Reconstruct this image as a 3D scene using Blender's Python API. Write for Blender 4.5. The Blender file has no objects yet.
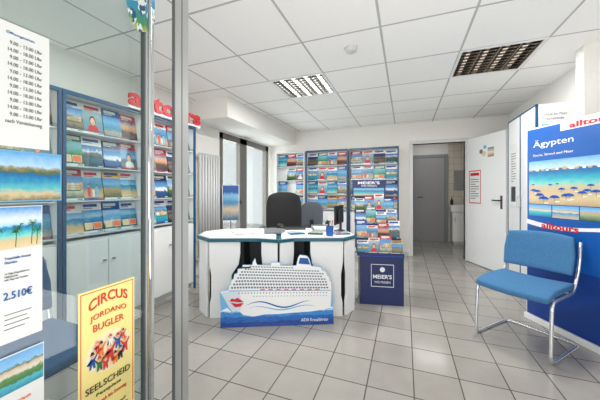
import bpy, math, random
from mathutils import Vector, Matrix, Euler
random.seed(11)
S=bpy.context.scene
C=S.collection
CEIL=2.42

# ---------------- materials ----------------
def lin(c):
    r=[]
    for v in c[:3]:
        v=v/255.0
        r.append(v/12.92 if v<=0.04045 else ((v+0.055)/1.055)**2.4)
    return (r[0],r[1],r[2],1.0)
def mat(name,col,rough=0.5,metal=0.0,emit=0.0,noise=0.0,nscale=30.0):
    m=bpy.data.materials.new(name); m.use_nodes=True
    nt=m.node_tree; b=nt.nodes['Principled BSDF']
    b.inputs['Base Color'].default_value=lin(col)
    b.inputs['Roughness'].default_value=rough
    b.inputs['Metallic'].default_value=metal
    if emit>0:
        b.inputs['Emission Color'].default_value=lin(col); b.inputs['Emission Strength'].default_value=emit
    if noise>0:
        tc=nt.nodes.new('ShaderNodeTexCoord'); n=nt.nodes.new('ShaderNodeTexNoise'); n.inputs['Scale'].default_value=nscale
        mx=nt.nodes.new('ShaderNodeMix'); mx.data_type='RGBA'
        mx.inputs[6].default_value=lin([max(0,v*(1-noise)) for v in col]); mx.inputs[7].default_value=lin([min(255,v*(1+noise)) for v in col])
        nt.links.new(tc.outputs['Object'],n.inputs['Vector']); nt.links.new(n.outputs['Fac'],mx.inputs[0]); nt.links.new(mx.outputs[2],b.inputs['Base Color'])
    return m
def grid_mat(name,c1,c2,line,size,x0,y0,w,rough,bump=0.3,nscale=6,axes=(0,1)):
    m=bpy.data.materials.new(name); m.use_nodes=True
    nt=m.node_tree; N=nt.nodes; L=nt.links; b=N['Principled BSDF']; b.inputs['Roughness'].default_value=rough
    tc=N.new('ShaderNodeTexCoord'); sp=N.new('ShaderNodeSeparateXYZ'); L.new(tc.outputs['Object'],sp.inputs[0])
    def ma(op,a,bv=None):
        n=N.new('ShaderNodeMath'); n.operation=op
        if isinstance(a,(int,float)): n.inputs[0].default_value=a
        else: L.new(a,n.inputs[0])
        if bv is not None:
            if isinstance(bv,(int,float)): n.inputs[1].default_value=bv
            else: L.new(bv,n.inputs[1])
        return n.outputs[0]
    ds=[];ids=[]
    for o,s in ((sp.outputs[axes[0]],x0),(sp.outputs[axes[1]],y0)):
        q=ma('DIVIDE',ma('SUBTRACT',o,s),size)
        f=ma('FRACT',q); ids.append(ma('FLOOR',q))
        ds.append(ma('MINIMUM',f,ma('SUBTRACT',1.0,f)))
    d=ma('MINIMUM',ds[0],ds[1]); g=ma('LESS_THAN',d,w/size/2)
    wn=N.new('ShaderNodeTexWhiteNoise'); wn.noise_dimensions='2D'
    cb=N.new('ShaderNodeCombineXYZ'); L.new(ids[0],cb.inputs[0]); L.new(ids[1],cb.inputs[1]); L.new(cb.outputs[0],wn.inputs['Vector'])
    no=N.new('ShaderNodeTexNoise'); no.inputs['Scale'].default_value=nscale; no.inputs['Detail'].default_value=6; L.new(tc.outputs['Object'],no.inputs['Vector'])
    fac=ma('ADD',ma('MULTIPLY',wn.outputs['Value'],0.5),ma('MULTIPLY',no.outputs['Fac'],0.5))
    mx=N.new('ShaderNodeMix'); mx.data_type='RGBA'; mx.inputs[6].default_value=lin(c1); mx.inputs[7].default_value=lin(c2); L.new(fac,mx.inputs[0])
    m2=N.new('ShaderNodeMix'); m2.data_type='RGBA'; L.new(g,m2.inputs[0]); L.new(mx.outputs[2],m2.inputs[6]); m2.inputs[7].default_value=lin(line)
    L.new(m2.outputs[2],b.inputs['Base Color'])
    bp=N.new('ShaderNodeBump'); bp.inputs['Strength'].default_value=bump; bp.inputs['Distance'].default_value=0.003
    L.new(ma('SUBTRACT',1.0,g),bp.inputs['Height']); L.new(bp.outputs[0],b.inputs['Normal'])
    return m
def pic_mat(name,stops,amp=0.12,nscale=5.0,speck=None,sscale=9.0,sth=0.6,szone=(0,1),interp='LINEAR',rough=0.35,zone=None,vary=0.0,seed=0):
    m=bpy.data.materials.new(name); m.use_nodes=True
    nt=m.node_tree; N=nt.nodes; L=nt.links; b=N['Principled BSDF']; b.inputs['Roughness'].default_value=rough
    def ma(op,p,q):
        n=N.new('ShaderNodeMath'); n.operation=op
        if isinstance(p,(int,float)): n.inputs[0].default_value=p
        else: L.new(p,n.inputs[0])
        if isinstance(q,(int,float)): n.inputs[1].default_value=q
        else: L.new(q,n.inputs[1])
        return n.outputs[0]
    tc=N.new('ShaderNodeTexCoord'); sp=N.new('ShaderNodeSeparateXYZ'); L.new(tc.outputs['Generated'],sp.inputs[0])
    mp=N.new('ShaderNodeMapping'); mp.inputs['Location'].default_value=(seed*3.7,seed*1.3,seed*2.1); L.new(tc.outputs['Generated'],mp.inputs['Vector'])
    no=N.new('ShaderNodeTexNoise'); no.inputs['Scale'].default_value=nscale; no.inputs['Detail'].default_value=8; no.inputs['Roughness'].default_value=0.65
    L.new(mp.outputs[0],no.inputs['Vector'])
    off=ma('MULTIPLY',ma('SUBTRACT',no.outputs['Fac'],0.5),amp)
    if zone:
        off=ma('MULTIPLY',off,ma('MULTIPLY',ma('GREATER_THAN',sp.outputs[2],zone[0]),ma('LESS_THAN',sp.outputs[2],zone[1])))
    s=ma('ADD',off,sp.outputs[2])
    if zone:
        inz=ma('MULTIPLY',ma('GREATER_THAN',sp.outputs[2],zone[0]),ma('LESS_THAN',sp.outputs[2],zone[1]))
        cl=ma('MINIMUM',ma('MAXIMUM',s,zone[0]+0.006),zone[1]-0.006)
        s=ma('ADD',ma('MULTIPLY',cl,inz),ma('MULTIPLY',sp.outputs[2],ma('SUBTRACT',1.0,inz)))
    r=N.new('ShaderNodeValToRGB'); r.color_ramp.interpolation=interp
    e=r.color_ramp.elements
    while len(e)<len(stops): e.new(0.5)
    for i,(p,c) in enumerate(stops): e[i].position=p; e[i].color=lin(c)
    L.new(s,r.inputs[0]); out=r.outputs[0]
    if speck:
        v=N.new('ShaderNodeTexNoise'); v.inputs['Scale'].default_value=sscale; v.inputs['Detail'].default_value=3; L.new(mp.outputs[0],v.inputs['Vector'])
        cr=N.new('ShaderNodeValToRGB'); cr.color_ramp.interpolation='CONSTANT'
        ee=cr.color_ramp.elements
        while len(ee)<len(speck): ee.new(0.5)
        for i,c in enumerate(speck): ee[i].position=i/len(speck); ee[i].color=lin(c)
        sx=N.new('ShaderNodeSeparateColor'); L.new(v.outputs['Color'],sx.inputs[0]); L.new(ma('MULTIPLY',ma('SUBTRACT',sx.outputs[0],0.3),2.5),cr.inputs[0])
        g=ma('GREATER_THAN',sx.outputs[1],0.3+0.35*sth)
        g=ma('MULTIPLY',g,ma('GREATER_THAN',sp.outputs[2],szone[0])); g=ma('MULTIPLY',g,ma('LESS_THAN',sp.outputs[2],szone[1]))
        mx=N.new('ShaderNodeMix'); mx.data_type='RGBA'; L.new(g,mx.inputs[0]); L.new(out,mx.inputs[6]); L.new(cr.outputs[0],mx.inputs[7]); out=mx.outputs[2]
    L.new(out,b.inputs['Base Color'])
    return m
def glass_mat(name,tint,gloss=0.07,fr=0.12):
    m=bpy.data.materials.new(name); m.use_nodes=True; nt=m.node_tree; N=nt.nodes; N.clear()
    o=N.new('ShaderNodeOutputMaterial'); t=N.new('ShaderNodeBsdfTransparent'); t.inputs[0].default_value=lin(tint)
    g=N.new('ShaderNodeBsdfGlossy'); g.inputs['Roughness'].default_value=0.02
    lw=N.new('ShaderNodeLayerWeight'); lw.inputs['Blend'].default_value=0.25
    mu=N.new('ShaderNodeMath'); mu.operation='MULTIPLY_ADD'; mu.inputs[1].default_value=fr; mu.inputs[2].default_value=gloss
    mx=N.new('ShaderNodeMixShader')
    nt.links.new(lw.outputs['Fresnel'],mu.inputs[0]); nt.links.new(mu.outputs[0],mx.inputs[0]); nt.links.new(t.outputs[0],mx.inputs[1]); nt.links.new(g.outputs[0],mx.inputs[2]); nt.links.new(mx.outputs[0],o.inputs[0])
    return m

M={}
M['wall']=mat('wall_paint',(229,227,222),0.85,noise=0.01)
M['white']=mat('white_laminate',(232,233,233),0.35)
M['offwhite']=mat('grey_white_laminate',(204,205,205),0.4)
M['blue']=mat('petrol_blue_paint',(20,74,114),0.35)
M['teal']=mat('teal_edging',(10,86,104),0.35)
M['navy']=mat('navy_board',(12,34,90),0.4)
M['panelblue']=mat('azure_print',(12,86,168),0.35)
M['deepblue']=mat('deep_blue_print',(8,58,138),0.35)
M['alu']=mat('brushed_aluminium',(180,182,182),0.32,0.85)
M['alu_paint']=mat('grey_painted_aluminium',(172,174,173),0.4,0.25)
M['alu_dark']=mat('dark_seal_aluminium',(98,101,102),0.4,0.4)
M['chrome']=mat('chrome',(215,218,220),0.1,1.0)
M['chair_frame']=mat('polished_chair_steel',(226,228,230),0.16,0.8)
M['black']=mat('black_fabric',(20,20,23),0.8,noise=0.2,nscale=80)
M['blackp']=mat('black_plastic',(25,26,28),0.4)
M['darkgrey']=mat('dark_grey_plastic',(62,64,68),0.45)
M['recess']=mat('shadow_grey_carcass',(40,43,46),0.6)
M['midgrey']=mat('mid_grey_plastic',(130,134,138),0.45)
M['greydoor']=mat('grey_door_paint',(152,152,152),0.5)
M['brown']=mat('grey_brown_window_frame',(104,99,93),0.45)
M['fabric']=mat('steel_blue_woven_fabric',(62,112,154),0.95,noise=0.2,nscale=140)
M['fabricd']=mat('slate_blue_fabric',(56,90,130),0.9,noise=0.12,nscale=160)
M['greyfab']=mat('blue_grey_fabric',(84,90,98),0.9,noise=0.1,nscale=120)
M['red']=mat('red_print',(204,20,38),0.4)
M['redsoft']=mat('faded_red_print',(200,50,40),0.5)
M['orange']=mat('orange_print',(236,116,40),0.4)
M['yellow']=mat('pale_yellow_paper',(240,224,142),0.6)
M['cream']=mat('cream_print',(240,226,186),0.6)
M['paper']=mat('white_paper',(222,224,222),0.7)
M['ink']=mat('grey_ink',(104,106,110),0.6)
M['inkb']=mat('blue_ink',(20,84,156),0.6)
M['inkk']=mat('black_ink',(40,38,38),0.6)
M['wtext']=mat('white_print',(238,240,243),0.5)
M['green']=mat('green_leaf_print',(34,104,54),0.6)
M['ltblue']=mat('light_blue_print',(110,176,218),0.5)
M['umb']=mat('royal_blue_print',(16,84,190),0.5)
M['umb2']=mat('deep_umbrella_print',(10,58,140),0.5)
M['skin']=mat('flesh_tone_print',(232,186,150),0.6)
M['sand']=mat('sand_print',(222,196,150),0.6)
M['tan']=mat('tan_building_print',(196,170,136),0.6)
M['hair']=mat('dark_hair_print',(70,48,36),0.6)
M['seag']=mat('sea_print',(24,110,176),0.5)
M['winp']=mat('balcony_print',(70,84,108),0.5)
M['acry']=glass_mat('clear_acrylic',(244,248,250),0.03)
M['glass']=glass_mat('door_glass',(232,240,239),0.045,0.14)
M['wglass']=glass_mat('window_glass',(244,248,248),0.03)
M['tube']=mat('fluorescent_tube',(255,252,246),0.5,emit=9.0)
M['tubeoff']=mat('dim_fluorescent_tube',(236,228,214),0.4,emit=0.9)
M['reflector']=mat('louvre_reflector',(150,150,148),0.2,0.95)
M['bronze']=mat('bronze_grey_louvre',(132,122,110),0.22,0.95)
M['louvin']=mat('lamp_housing_inside',(112,111,108),0.35,0.6)
M['louvdark']=mat('dark_lamp_housing_inside',(66,60,54),0.35,0.6)
M['floor']=grid_mat('floor_tiles',(146,142,136),(170,166,160),(84,80,75),0.27,0.05,0.1,0.0075,0.14,nscale=9)
M['ceil']=grid_mat('ceiling_tiles',(241,240,237),(248,247,245),(184,183,180),0.625,-1.4225,2.7575,0.017,0.9,0.4,nscale=60)
M['walltile']=grid_mat('beige_wall_tiles',(206,197,180),(216,208,193),(160,152,140),0.15,0,0,0.007,0.2,axes=(0,2))
M['ground']=mat('pavement',(190,190,186),0.9,noise=0.05,nscale=3)

# ---------------- geometry builder ----------------
class G:
    def __init__(s): s.v=[];s.f=[];s.m=[]
    def add(s,vs,fs,mi=0):
        o=len(s.v); s.v+= [tuple(v) for v in vs]; s.f+=[tuple(i+o for i in f) for f in fs]; s.m+=[mi]*len(fs); return s
    def box(s,a,b,mi=0,M4=None):
        x0,y0,z0=a;x1,y1,z1=b
        vs=[Vector(p) for p in ((x0,y0,z0),(x1,y0,z0),(x1,y1,z0),(x0,y1,z0),(x0,y0,z1),(x1,y0,z1),(x1,y1,z1),(x0,y1,z1))]
        if M4 is not None: vs=[M4@v for v in vs]
        return s.add(vs,[(3,2,1,0),(4,5,6,7),(0,1,5,4),(1,2,6,5),(2,3,7,6),(3,0,4,7)],mi)
    def prism(s,pts,y0,y1,mi=0):
        n=len(pts)
        vs=[(p[0],y0,p[1]) for p in pts]+[(p[0],y1,p[1]) for p in pts]
        fs=[tuple(range(n)),tuple(range(2*n-1,n-1,-1))]+[(i,i+n,(i+1)%n+n,(i+1)%n) for i in range(n)]
        return s.add(vs,fs,mi)
    def slab(s,pts,z0,z1,mi=0):
        n=len(pts)
        vs=[(p[0],p[1],z0) for p in pts]+[(p[0],p[1],z1) for p in pts]
        fs=[tuple(range(n-1,-1,-1)),tuple(range(n,2*n))]+[(i,(i+1)%n,(i+1)%n+n,i+n) for i in range(n)]
        return s.add(vs,fs,mi)
    def tube(s,pts,r,mi=0,seg=10,close=False):
        P=[Vector(p) for p in pts]; n=len(P); vs=[];fs=[]
        t0=(P[1]-P[0]).normalized(); up=Vector((0,0,1)) if abs(t0.z)<0.9 else Vector((1,0,0))
        nrm=t0.cross(up).normalized()
        for i in range(n):
            if close: t=(P[(i+1)%n]-P[i-1]).normalized()
            else: t=(P[min(i+1,n-1)]-P[max(i-1,0)]).normalized()
            nrm=(nrm-t*nrm.dot(t)).normalized(); bn=t.cross(nrm)
            for k in range(seg):
                a=2*math.pi*k/seg; vs.append(P[i]+nrm*(r*math.cos(a))+bn*(r*math.sin(a)))
        rng=n if close else n-1
        for i in range(rng):
            j=(i+1)%n
            for k in range(seg):
                k2=(k+1)%seg; fs.append((i*seg+k,i*seg+k2,j*seg+k2,j*seg+k))
        if not close: fs+= [tuple(range(seg-1,-1,-1)),tuple((n-1)*seg+k for k in range(seg))]
        return s.add(vs,fs,mi)
    def lathe(s,prof,c=(0,0,0),seg=20,mi=0):
        vs=[];fs=[];n=len(prof)
        for r,z in prof:
            for k in range(seg):
                a=2*math.pi*k/seg; vs.append((c[0]+r*math.cos(a),c[1]+r*math.sin(a),c[2]+z))
        for i in range(n-1):
            for k in range(seg):
                k2=(k+1)%seg; fs.append((i*seg+k,i*seg+k2,(i+1)*seg+k2,(i+1)*seg+k))
        fs+=[tuple(range(seg-1,-1,-1)),tuple((n-1)*seg+k for k in range(seg))]
        return s.add(vs,fs,mi)
    def disc(s,cx,cz,rx,rz,y0,y1,mi=0,seg=20,a0=0,a1=2*math.pi):
        full=abs(a1-a0-2*math.pi)<1e-6
        n=seg if full else seg+1
        pts=[(cx+rx*math.cos(a0+(a1-a0)*k/seg),cz+rz*math.sin(a0+(a1-a0)*k/seg)) for k in range(n)]
        return s.prism(pts,y0,y1,mi)
    def warp(s,f):
        s.v=[f(v) for v in s.v]; return s
    def obj(s,name,mats,parent=None,loc=(0,0,0),rot=(0,0,0),bevel=0,smooth=False,sub=0):
        me=bpy.data.meshes.new(name); me.from_pydata(s.v,[],s.f)
        if not isinstance(mats,(list,tuple)): mats=[mats]
        for m in mats: me.materials.append(m)
        for i,p in enumerate(me.polygons):
            p.material_index=s.m[i]; p.use_smooth=smooth
        me.update()
        o=bpy.data.objects.new(name,me); C.objects.link(o)
        o.location=loc; o.rotation_euler=rot
        if parent: o.parent=parent
        if bevel>0:
            b=o.modifiers.new('bevel','BEVEL'); b.width=bevel; b.segments=2; b.limit_method='ANGLE'
        if sub: 
            q=o.modifiers.new('sub','SUBSURF'); q.levels=sub; q.render_levels=sub
        return o
def rounded(pts,rad=0.05,n=6):
    P=[Vector(p) for p in pts]; out=[P[0]]
    for i in range(1,len(P)-1):
        a=P[i-1]-P[i]; b=P[i+1]-P[i]; r=min(rad,a.length*0.49,b.length*0.49)
        p0=P[i]+a.normalized()*r; p1=P[i]+b.normalized()*r
        for k in range(n+1):
            t=k/n; out.append((1-t)**2*p0+2*t*(1-t)*P[i]+t*t*p1)
    out.append(P[-1]); return out
def tag(o,label,cat,group=None):
    o['label']=label; o['category']=cat
    if group: o['group']=group
    return o
def thing(name,label,cat,loc=(0,0,0),rz=0,group=None,rx=0):
    e=bpy.data.objects.new(name,None); e.empty_display_size=0.1; C.objects.link(e)
    e.location=loc; e.rotation_euler=(rx,0,math.radians(rz)); return tag(e,label,cat,group)
def struct(o): o['kind']='structure'; return o
def text(body,x0,z0,w,h,m,parent,y=-0.004,name='lettering',ex=0.0006,bold=0.0,lineh=1.0,shear=0.0,align='LEFT',arch=0.0):
    cu=bpy.data.curves.new('t','FONT'); cu.body=body; cu.resolution_u=3; cu.extrude=0.01; cu.offset=bold; cu.space_line=lineh; cu.shear=shear; cu.align_x=align
    ob=bpy.data.objects.new('t',cu); C.objects.link(ob)
    dg=bpy.context.evaluated_depsgraph_get()
    me=bpy.data.meshes.new_from_object(ob.evaluated_get(dg))
    bpy.data.objects.remove(ob); bpy.data.curves.remove(cu)
    xs=[v.co.x for v in me.vertices]; ys=[v.co.y for v in me.vertices]
    if not xs: return None
    a,b=min(xs),max(xs); c,d=min(ys),max(ys)
    sx=w/(b-a); sz=h/(d-c)
    for v in me.vertices:
        u=2*(v.co.x-a)/(b-a)-1
        v.co=Vector(((v.co.x-a)*sx+x0, -v.co.z/0.01*ex, (v.co.y-c)*sz+z0+arch*(1-u*u)))
    me.materials.clear(); me.materials.append(m)
    for p in me.polygons: p.material_index=0
    me.name=name
    o=bpy.data.objects.new(name,me); C.objects.link(o); o.parent=parent; o.location=(0,y,0)
    return o

# ---------------- room ----------------
XL,XR,YB,YF=-2.75,1.75,5.4,-1.0
struct(G().box((-3.4,-3,-0.05),(2.2,7.4,0)).obj('floor',M['floor']))
g=G(); xs=[XL-0.1,-1.4225,-0.7975,0.4525,1.0775,XR+0.1]; ys=[YF-0.1,2.7575,3.3825,7.3]
for i in range(5):
    for j in range(3):
        if j==1 and i in (1,3): continue
        g.add([(xs[i],ys[j],CEIL),(xs[i+1],ys[j],CEIL),(xs[i+1],ys[j+1],CEIL),(xs[i],ys[j+1],CEIL)],[(3,2,1,0)])
struct(g.obj('ceiling',M['ceil']))
DX0,DX1,DH=0.135,0.957,2.03
struct(G().box((XL-0.1,YB,0),(DX0,YB+0.1,CEIL)).box((DX1,YB,0),(XR,YB+0.1,CEIL)).box((DX0,YB,DH),(DX1,YB+0.1,CEIL)).obj('wall_back',M['wall']))
WY0,WY1,WH=3.62,5.30,2.13
struct(G().box((XL-0.1,YF,0),(XL,WY0,CEIL)).box((XL-0.1,WY1,0),(XL,YB,CEIL)).box((XL-0.1,WY0,WH),(XL,WY1,CEIL)).obj('wall_left',M['wall']))
struct(G().box((1.57,3.12,0),(XR,YB,CEIL)).box((1.40,3.0,0),(XR,3.12,CEIL)).box((XR,YF,0),(XR+0.1,7.3,CEIL)).obj('wall_right',M['wall']))
struct(G().box((XL,3.0,2.15),(-2.15,YB,CEIL)).obj('trim_1',M['wall'],bevel=0.004))
struct(G().box((-0.6,7.2,0),(XR,7.3,CEIL)).obj('wall_hallway_end',M['wall']))
struct(G().box((-0.7,YB+0.1,0),(-0.6,7.3,CEIL)).obj('wall_hallway_side',M['wall']))
struct(G().box((0.935,7.185,0),(XR,7.2,2.3)).obj('trim_5',M['walltile']))
g=G()
for x in (XL,-1.06,0.9,XR-0.06): g.box((x,YF-0.06,0),(x+0.06,YF,CEIL))
g.box((XL,YF-0.06,0),(XR,YF,0.08)); g.box((XL,YF-0.06,CEIL-0.1),(XR,YF,CEIL))
struct(g.obj('window_1',M['alu_paint']))
g=G()
X0,X1=XL-0.09,XL-0.01
for a,b in ((WY0,WY0+0.10),(4.22,4.44),(WY1-0.11,WY1)): g.box((X0,a,0),(X1,b,WH))
g.box((X0,WY0,WH-0.10),(X1,WY1,WH)); g.box((X0,WY0,0),(X1,WY1,0.12)); g.box((X0,WY0,0.95),(X1,4.26,1.01))
w2=struct(g.obj('window_2',M['brown']))
G().box((XL-0.06,WY0+0.10,0.12),(XL-0.05,WY1-0.11,WH-0.10)).obj('pane',M['wglass'],parent=w2)
struct(G().box((-9,-9,-0.12),(9,9,-0.06)).obj('ground',M['ground']))
struct(G().box((XL+0.0,YB-0.015,0),(DX0-0.06,YB,0.07)).box((DX1+0.06,YB-0.015,0),(1.57,YB,0.07)).obj('baseboard_back',M['offwhite']))
struct(G().box((1.555,4.25,0),(1.57,YB-0.015,0.07)).box((1.40,2.985,0),(XR,3.0,0.07)).obj('baseboard_right',M['offwhite']))
struct(G().box((-0.6,7.185,0),(0.13,7.2,0.07)).obj('baseboard_hallway',M['offwhite']))
struct(G().box((DX0-0.06,YB-0.02,0),(DX0,YB+0.11,DH+0.06)).box((DX1,YB-0.02,0),(DX1+0.06,YB+0.11,DH+0.06)).box((DX0,YB-0.02,DH),(DX1,YB+0.11,DH+0.06)).obj('trim_2',M['offwhite'],bevel=0.004))
d=G().box((0.0,0,0.008),(0.83,0.04,2.045)).obj('door_1',M['white'],loc=(0.965,5.36,0),rot=(0,0,math.radians(-65.4)),bevel=0.004)
struct(d)
hd=G().tube([(0.76,0,1.05),(0.76,-0.045,1.05)],0.01).tube(rounded([(0.76,-0.045,1.05),(0.64,-0.045,1.05)]),0.01).box((0.745,-0.008,0.93),(0.775,0,1.12)).obj('handle',M['darkgrey'],parent=d)
for z in (0.25,1.7): G().tube([(0.0,-0.005,z),(0.0,-0.005,z+0.1)],0.009).obj('hinge',M['alu'],parent=d)
d2=struct(G().box((0.2,7.15,0),(0.86,7.19,1.96)).obj('door_2',M['greydoor'],bevel=0.003))
G().tube([(0.28,7.15,1.03),(0.28,7.1,1.03),(0.4,7.1,1.03)],0.01).obj('handle',M['darkgrey'],parent=d2)
struct(G().box((0.13,7.14,0),(0.195,7.2,2.03)).box((0.865,7.14,0),(0.93,7.2,2.03)).box((0.195,7.14,1.965),(0.865,7.2,2.03)).obj('trim_3',M['midgrey']))
n=thing('notice_sheet','white printed notice with red border taped to the open door','notice',(0.965,5.36,0),-65.4)
G().box((0.08,-0.004,0.98),(0.36,-0.001,1.52)).obj('sheet',M['paper'],parent=n)
G().box((0.085,-0.0055,1.50),(0.355,-0.004,1.515)).box((0.085,-0.0055,0.985),(0.355,-0.004,1.0)).box((0.085,-0.0055,1.0),(0.097,-0.004,1.50)).box((0.343,-0.0055,1.0),(0.355,-0.004,1.50)).obj('red_border',M['red'],parent=n)
G().box((0.12,-0.0055,1.43),(0.32,-0.004,1.475)).obj('heading_bar',M['red'],parent=n)
g=G()
for i in range(9): g.box((0.12,-0.0055,1.06+i*0.038),(0.31 if i%3 else 0.24,-0.004,1.072+i*0.038))
g.obj('printed_lines',M['ink'],parent=n)
n=thing('small_picture_print','small colourful postcard taped to the white open door','postcard',(0.965,5.36,0),-65.4)
G().box((0.5,-0.004,1.70),(0.62,-0.001,1.84)).obj('card',pic_mat('postcard_print',[(0,(150,110,80)),(0.5,(230,220,200)),(1,(90,110,130))],0.3,6),parent=n)
for sx,sz,r,mk,lb in ((0.42,1.76,0.04,'sand','small round sand coloured sticker on the open door'),(0.36,1.80,0.035,'ink','small round grey sticker on the open door'),(0.44,1.86,0.03,'ltblue','small round light blue sticker on the open door')):
    n=thing('door_sticker',lb,'sticker',(0.965,5.36,0),-65.4,'stickers on the open door')
    G().disc(sx,sz,r,r,-0.004,-0.001).obj('disc',M[mk],parent=n)

# ceiling lights
for cx,lab,hm_,lm_,tm_ in ((-1.11,'recessed square fluorescent ceiling light with bright mirrored louvre grid','louvin','reflector','tube'),(0.765,'recessed square ceiling light with darker bronze grey louvre grid','louvdark','bronze','tubeoff')):
    t=thing('ceiling_light',lab,'ceiling light',(cx,3.07,CEIL),0,'recessed ceiling lights')
    h=0.3125
    g=G()
    g.box((-h,-h,0.09),(h,h,0.1)); g.box((-h,-h,0),(-h+0.004,h,0.1)); g.box((h-0.004,-h,0),(h,h,0.1)); g.box((-h,-h,0),(h,-h+0.004,0.1)); g.box((-h,h-0.004,0),(h,h,0.1))
    g.obj('housing',M[hm_],parent=t)
    g=G(); w=0.022
    g.box((-h,-h,-0.006),(h,-h+w,0.004)).box((-h,h-w,-0.006),(h,h,0.004)).box((-h,-h+w,-0.006),(-h+w,h-w,0.004)).box((h-w,-h+w,-0.006),(h,h-w,0.004)).obj('rim',M['white'],parent=t)
    g=G()
    for i in range(5):
        x=-h+w+(2*h-2*w)*i/4
        g.add([(x-0.006,-h+w,0),(x+0.006,-h+w,0),(x+0.006,h-w,0),(x-0.006,h-w,0),(x-0.014,-h+w,0.028),(x+0.014,-h+w,0.028),(x+0.014,h-w,0.028),(x-0.014,h-w,0.028)],[(0,1,2,3),(0,4,5,1),(1,5,6,2),(2,6,7,3),(3,7,4,0)])
    for j in range(10):
        y=-h+w+(2*h-2*w)*j/9
        g.box((-h+w,y-0.004,0.002),(h-w,y+0.004,0.019))
    g.obj('louvre',M[lm_],parent=t)
    for i in range(4):
        x=-h+w+(2*h-2*w)*(i+0.5)/4
        G().tube([(x,-h+0.03,0.042),(x,h-0.03,0.042)],0.016).obj('fluorescent_tube',M[tm_],parent=t,smooth=True)
sd=thing('smoke_detector','round white smoke detector on the ceiling tiles','smoke detector',(-0.434,2.36,CEIL))
G().lathe([(0.035,-0.04),(0.05,-0.03),(0.052,-0.008),(0.058,-0.006),(0.058,0.0)]).obj('body',M['offwhite'],parent=sd,smooth=True)

# ---------------- brochures ----------------
covers=[]
W_=(232,233,232)
specs=[
 ('beach photo',W_,[(0,(206,186,146)),(0.35,(186,160,118)),(0.45,(40,150,170)),(0.7,(24,90,150)),(0.75,(130,180,214)),(1,(80,140,195))],W_,4,''),
 ('sunset photo',(190,24,38),[(0,(30,30,44)),(0.4,(80,50,50)),(0.5,(200,130,80)),(0.75,(200,160,130)),(1,(70,90,140))],(190,24,38),1,''),
 ('green landscape photo',W_,[(0,(24,56,26)),(0.4,(74,110,50)),(0.55,(100,130,90)),(0.62,(160,190,214)),(1,(90,150,204))],(16,80,50),7,'resort'),
 ('turquoise pool photo',W_,[(0,(16,120,150)),(0.45,(60,160,180)),(0.5,(206,196,176)),(0.68,(160,140,114)),(0.72,(40,80,50)),(0.8,(110,170,210)),(1,(60,130,190))],(10,64,140),2,'resort'),
 ('red cover',(180,18,32),[(0,(140,120,96)),(0.4,(80,96,104)),(0.6,(120,165,200)),(1,(80,136,190))],(180,18,32),1,'portrait'),
 ('city photo on white',W_,[(0,(60,56,54)),(0.3,(150,130,108)),(0.45,(76,70,66)),(0.6,(160,144,120)),(0.66,(130,170,205)),(1,(80,136,196))],W_,2,'resort'),
 ('dark blue ship cover',(10,36,84),[(0,(14,56,110)),(0.35,(20,76,136)),(0.4,(226,228,230)),(0.58,(200,208,218)),(0.62,(96,150,196)),(1,(50,104,170))],(10,36,84),1,''),
 ('yellow header cover',(232,184,36),[(0,(50,84,50)),(0.4,(160,134,90)),(0.55,(50,126,156)),(0.7,(110,160,196)),(1,(80,134,196))],W_,2,''),
 ('family beach photo',W_,[(0,(190,164,124)),(0.4,(170,146,110)),(0.5,(50,130,166)),(0.62,(50,120,160)),(1,(110,170,206))],(14,78,150),4,'figures'),
 ('light blue sky photo',(14,78,150),[(0,(40,90,50)),(0.3,(110,130,84)),(0.4,(206,200,186)),(0.5,(96,150,196)),(1,(130,180,216))],W_,1,'inset'),
 ('dark city photo',W_,[(0,(24,28,44)),(0.3,(120,96,76)),(0.5,(44,44,64)),(0.6,(140,120,90)),(0.7,(36,50,90)),(1,(26,40,80))],(30,34,50),2,''),
 ('green cover',(24,100,56),[(0,(20,70,44)),(0.4,(50,120,70)),(0.6,(84,156,146)),(1,(130,186,200))],W_,1,'inset'),
 ('turquoise lagoon photo',(0,116,140),[(0,(206,190,150)),(0.25,(90,186,186)),(0.55,(16,130,160)),(0.65,(20,70,44)),(0.72,(110,174,206)),(1,(70,134,190))],(0,116,140),1,''),
 ('sky and coast photo',W_,[(0,(60,52,36)),(0.3,(104,112,70)),(0.4,(24,104,140)),(0.62,(50,130,170)),(0.68,(130,180,212)),(1,(80,144,196))],W_,2,'inset'),
 ('portrait photo on white',W_,[(0,(96,134,152)),(0.5,(112,150,168)),(1,(170,190,196))],W_,4,'portrait'),
 ('mountain lake photo',W_,[(0,(20,60,70)),(0.35,(36,96,106)),(0.42,(40,66,40)),(0.6,(110,110,116)),(0.72,(216,220,224)),(0.8,(96,146,194)),(1,(50,106,170))],(20,60,70),2,''),
 ('blue cover',(14,78,150),[(0,(180,160,120)),(0.4,(50,134,170)),(0.7,(110,174,210)),(1,(80,144,200))],(14,78,150),1,''),
 ('red header cover',(190,24,38),[(0,(34,86,50)),(0.35,(200,194,176)),(0.55,(170,136,100)),(0.6,(96,150,196)),(1,(80,134,196))],W_,1,'resort'),
]
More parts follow.
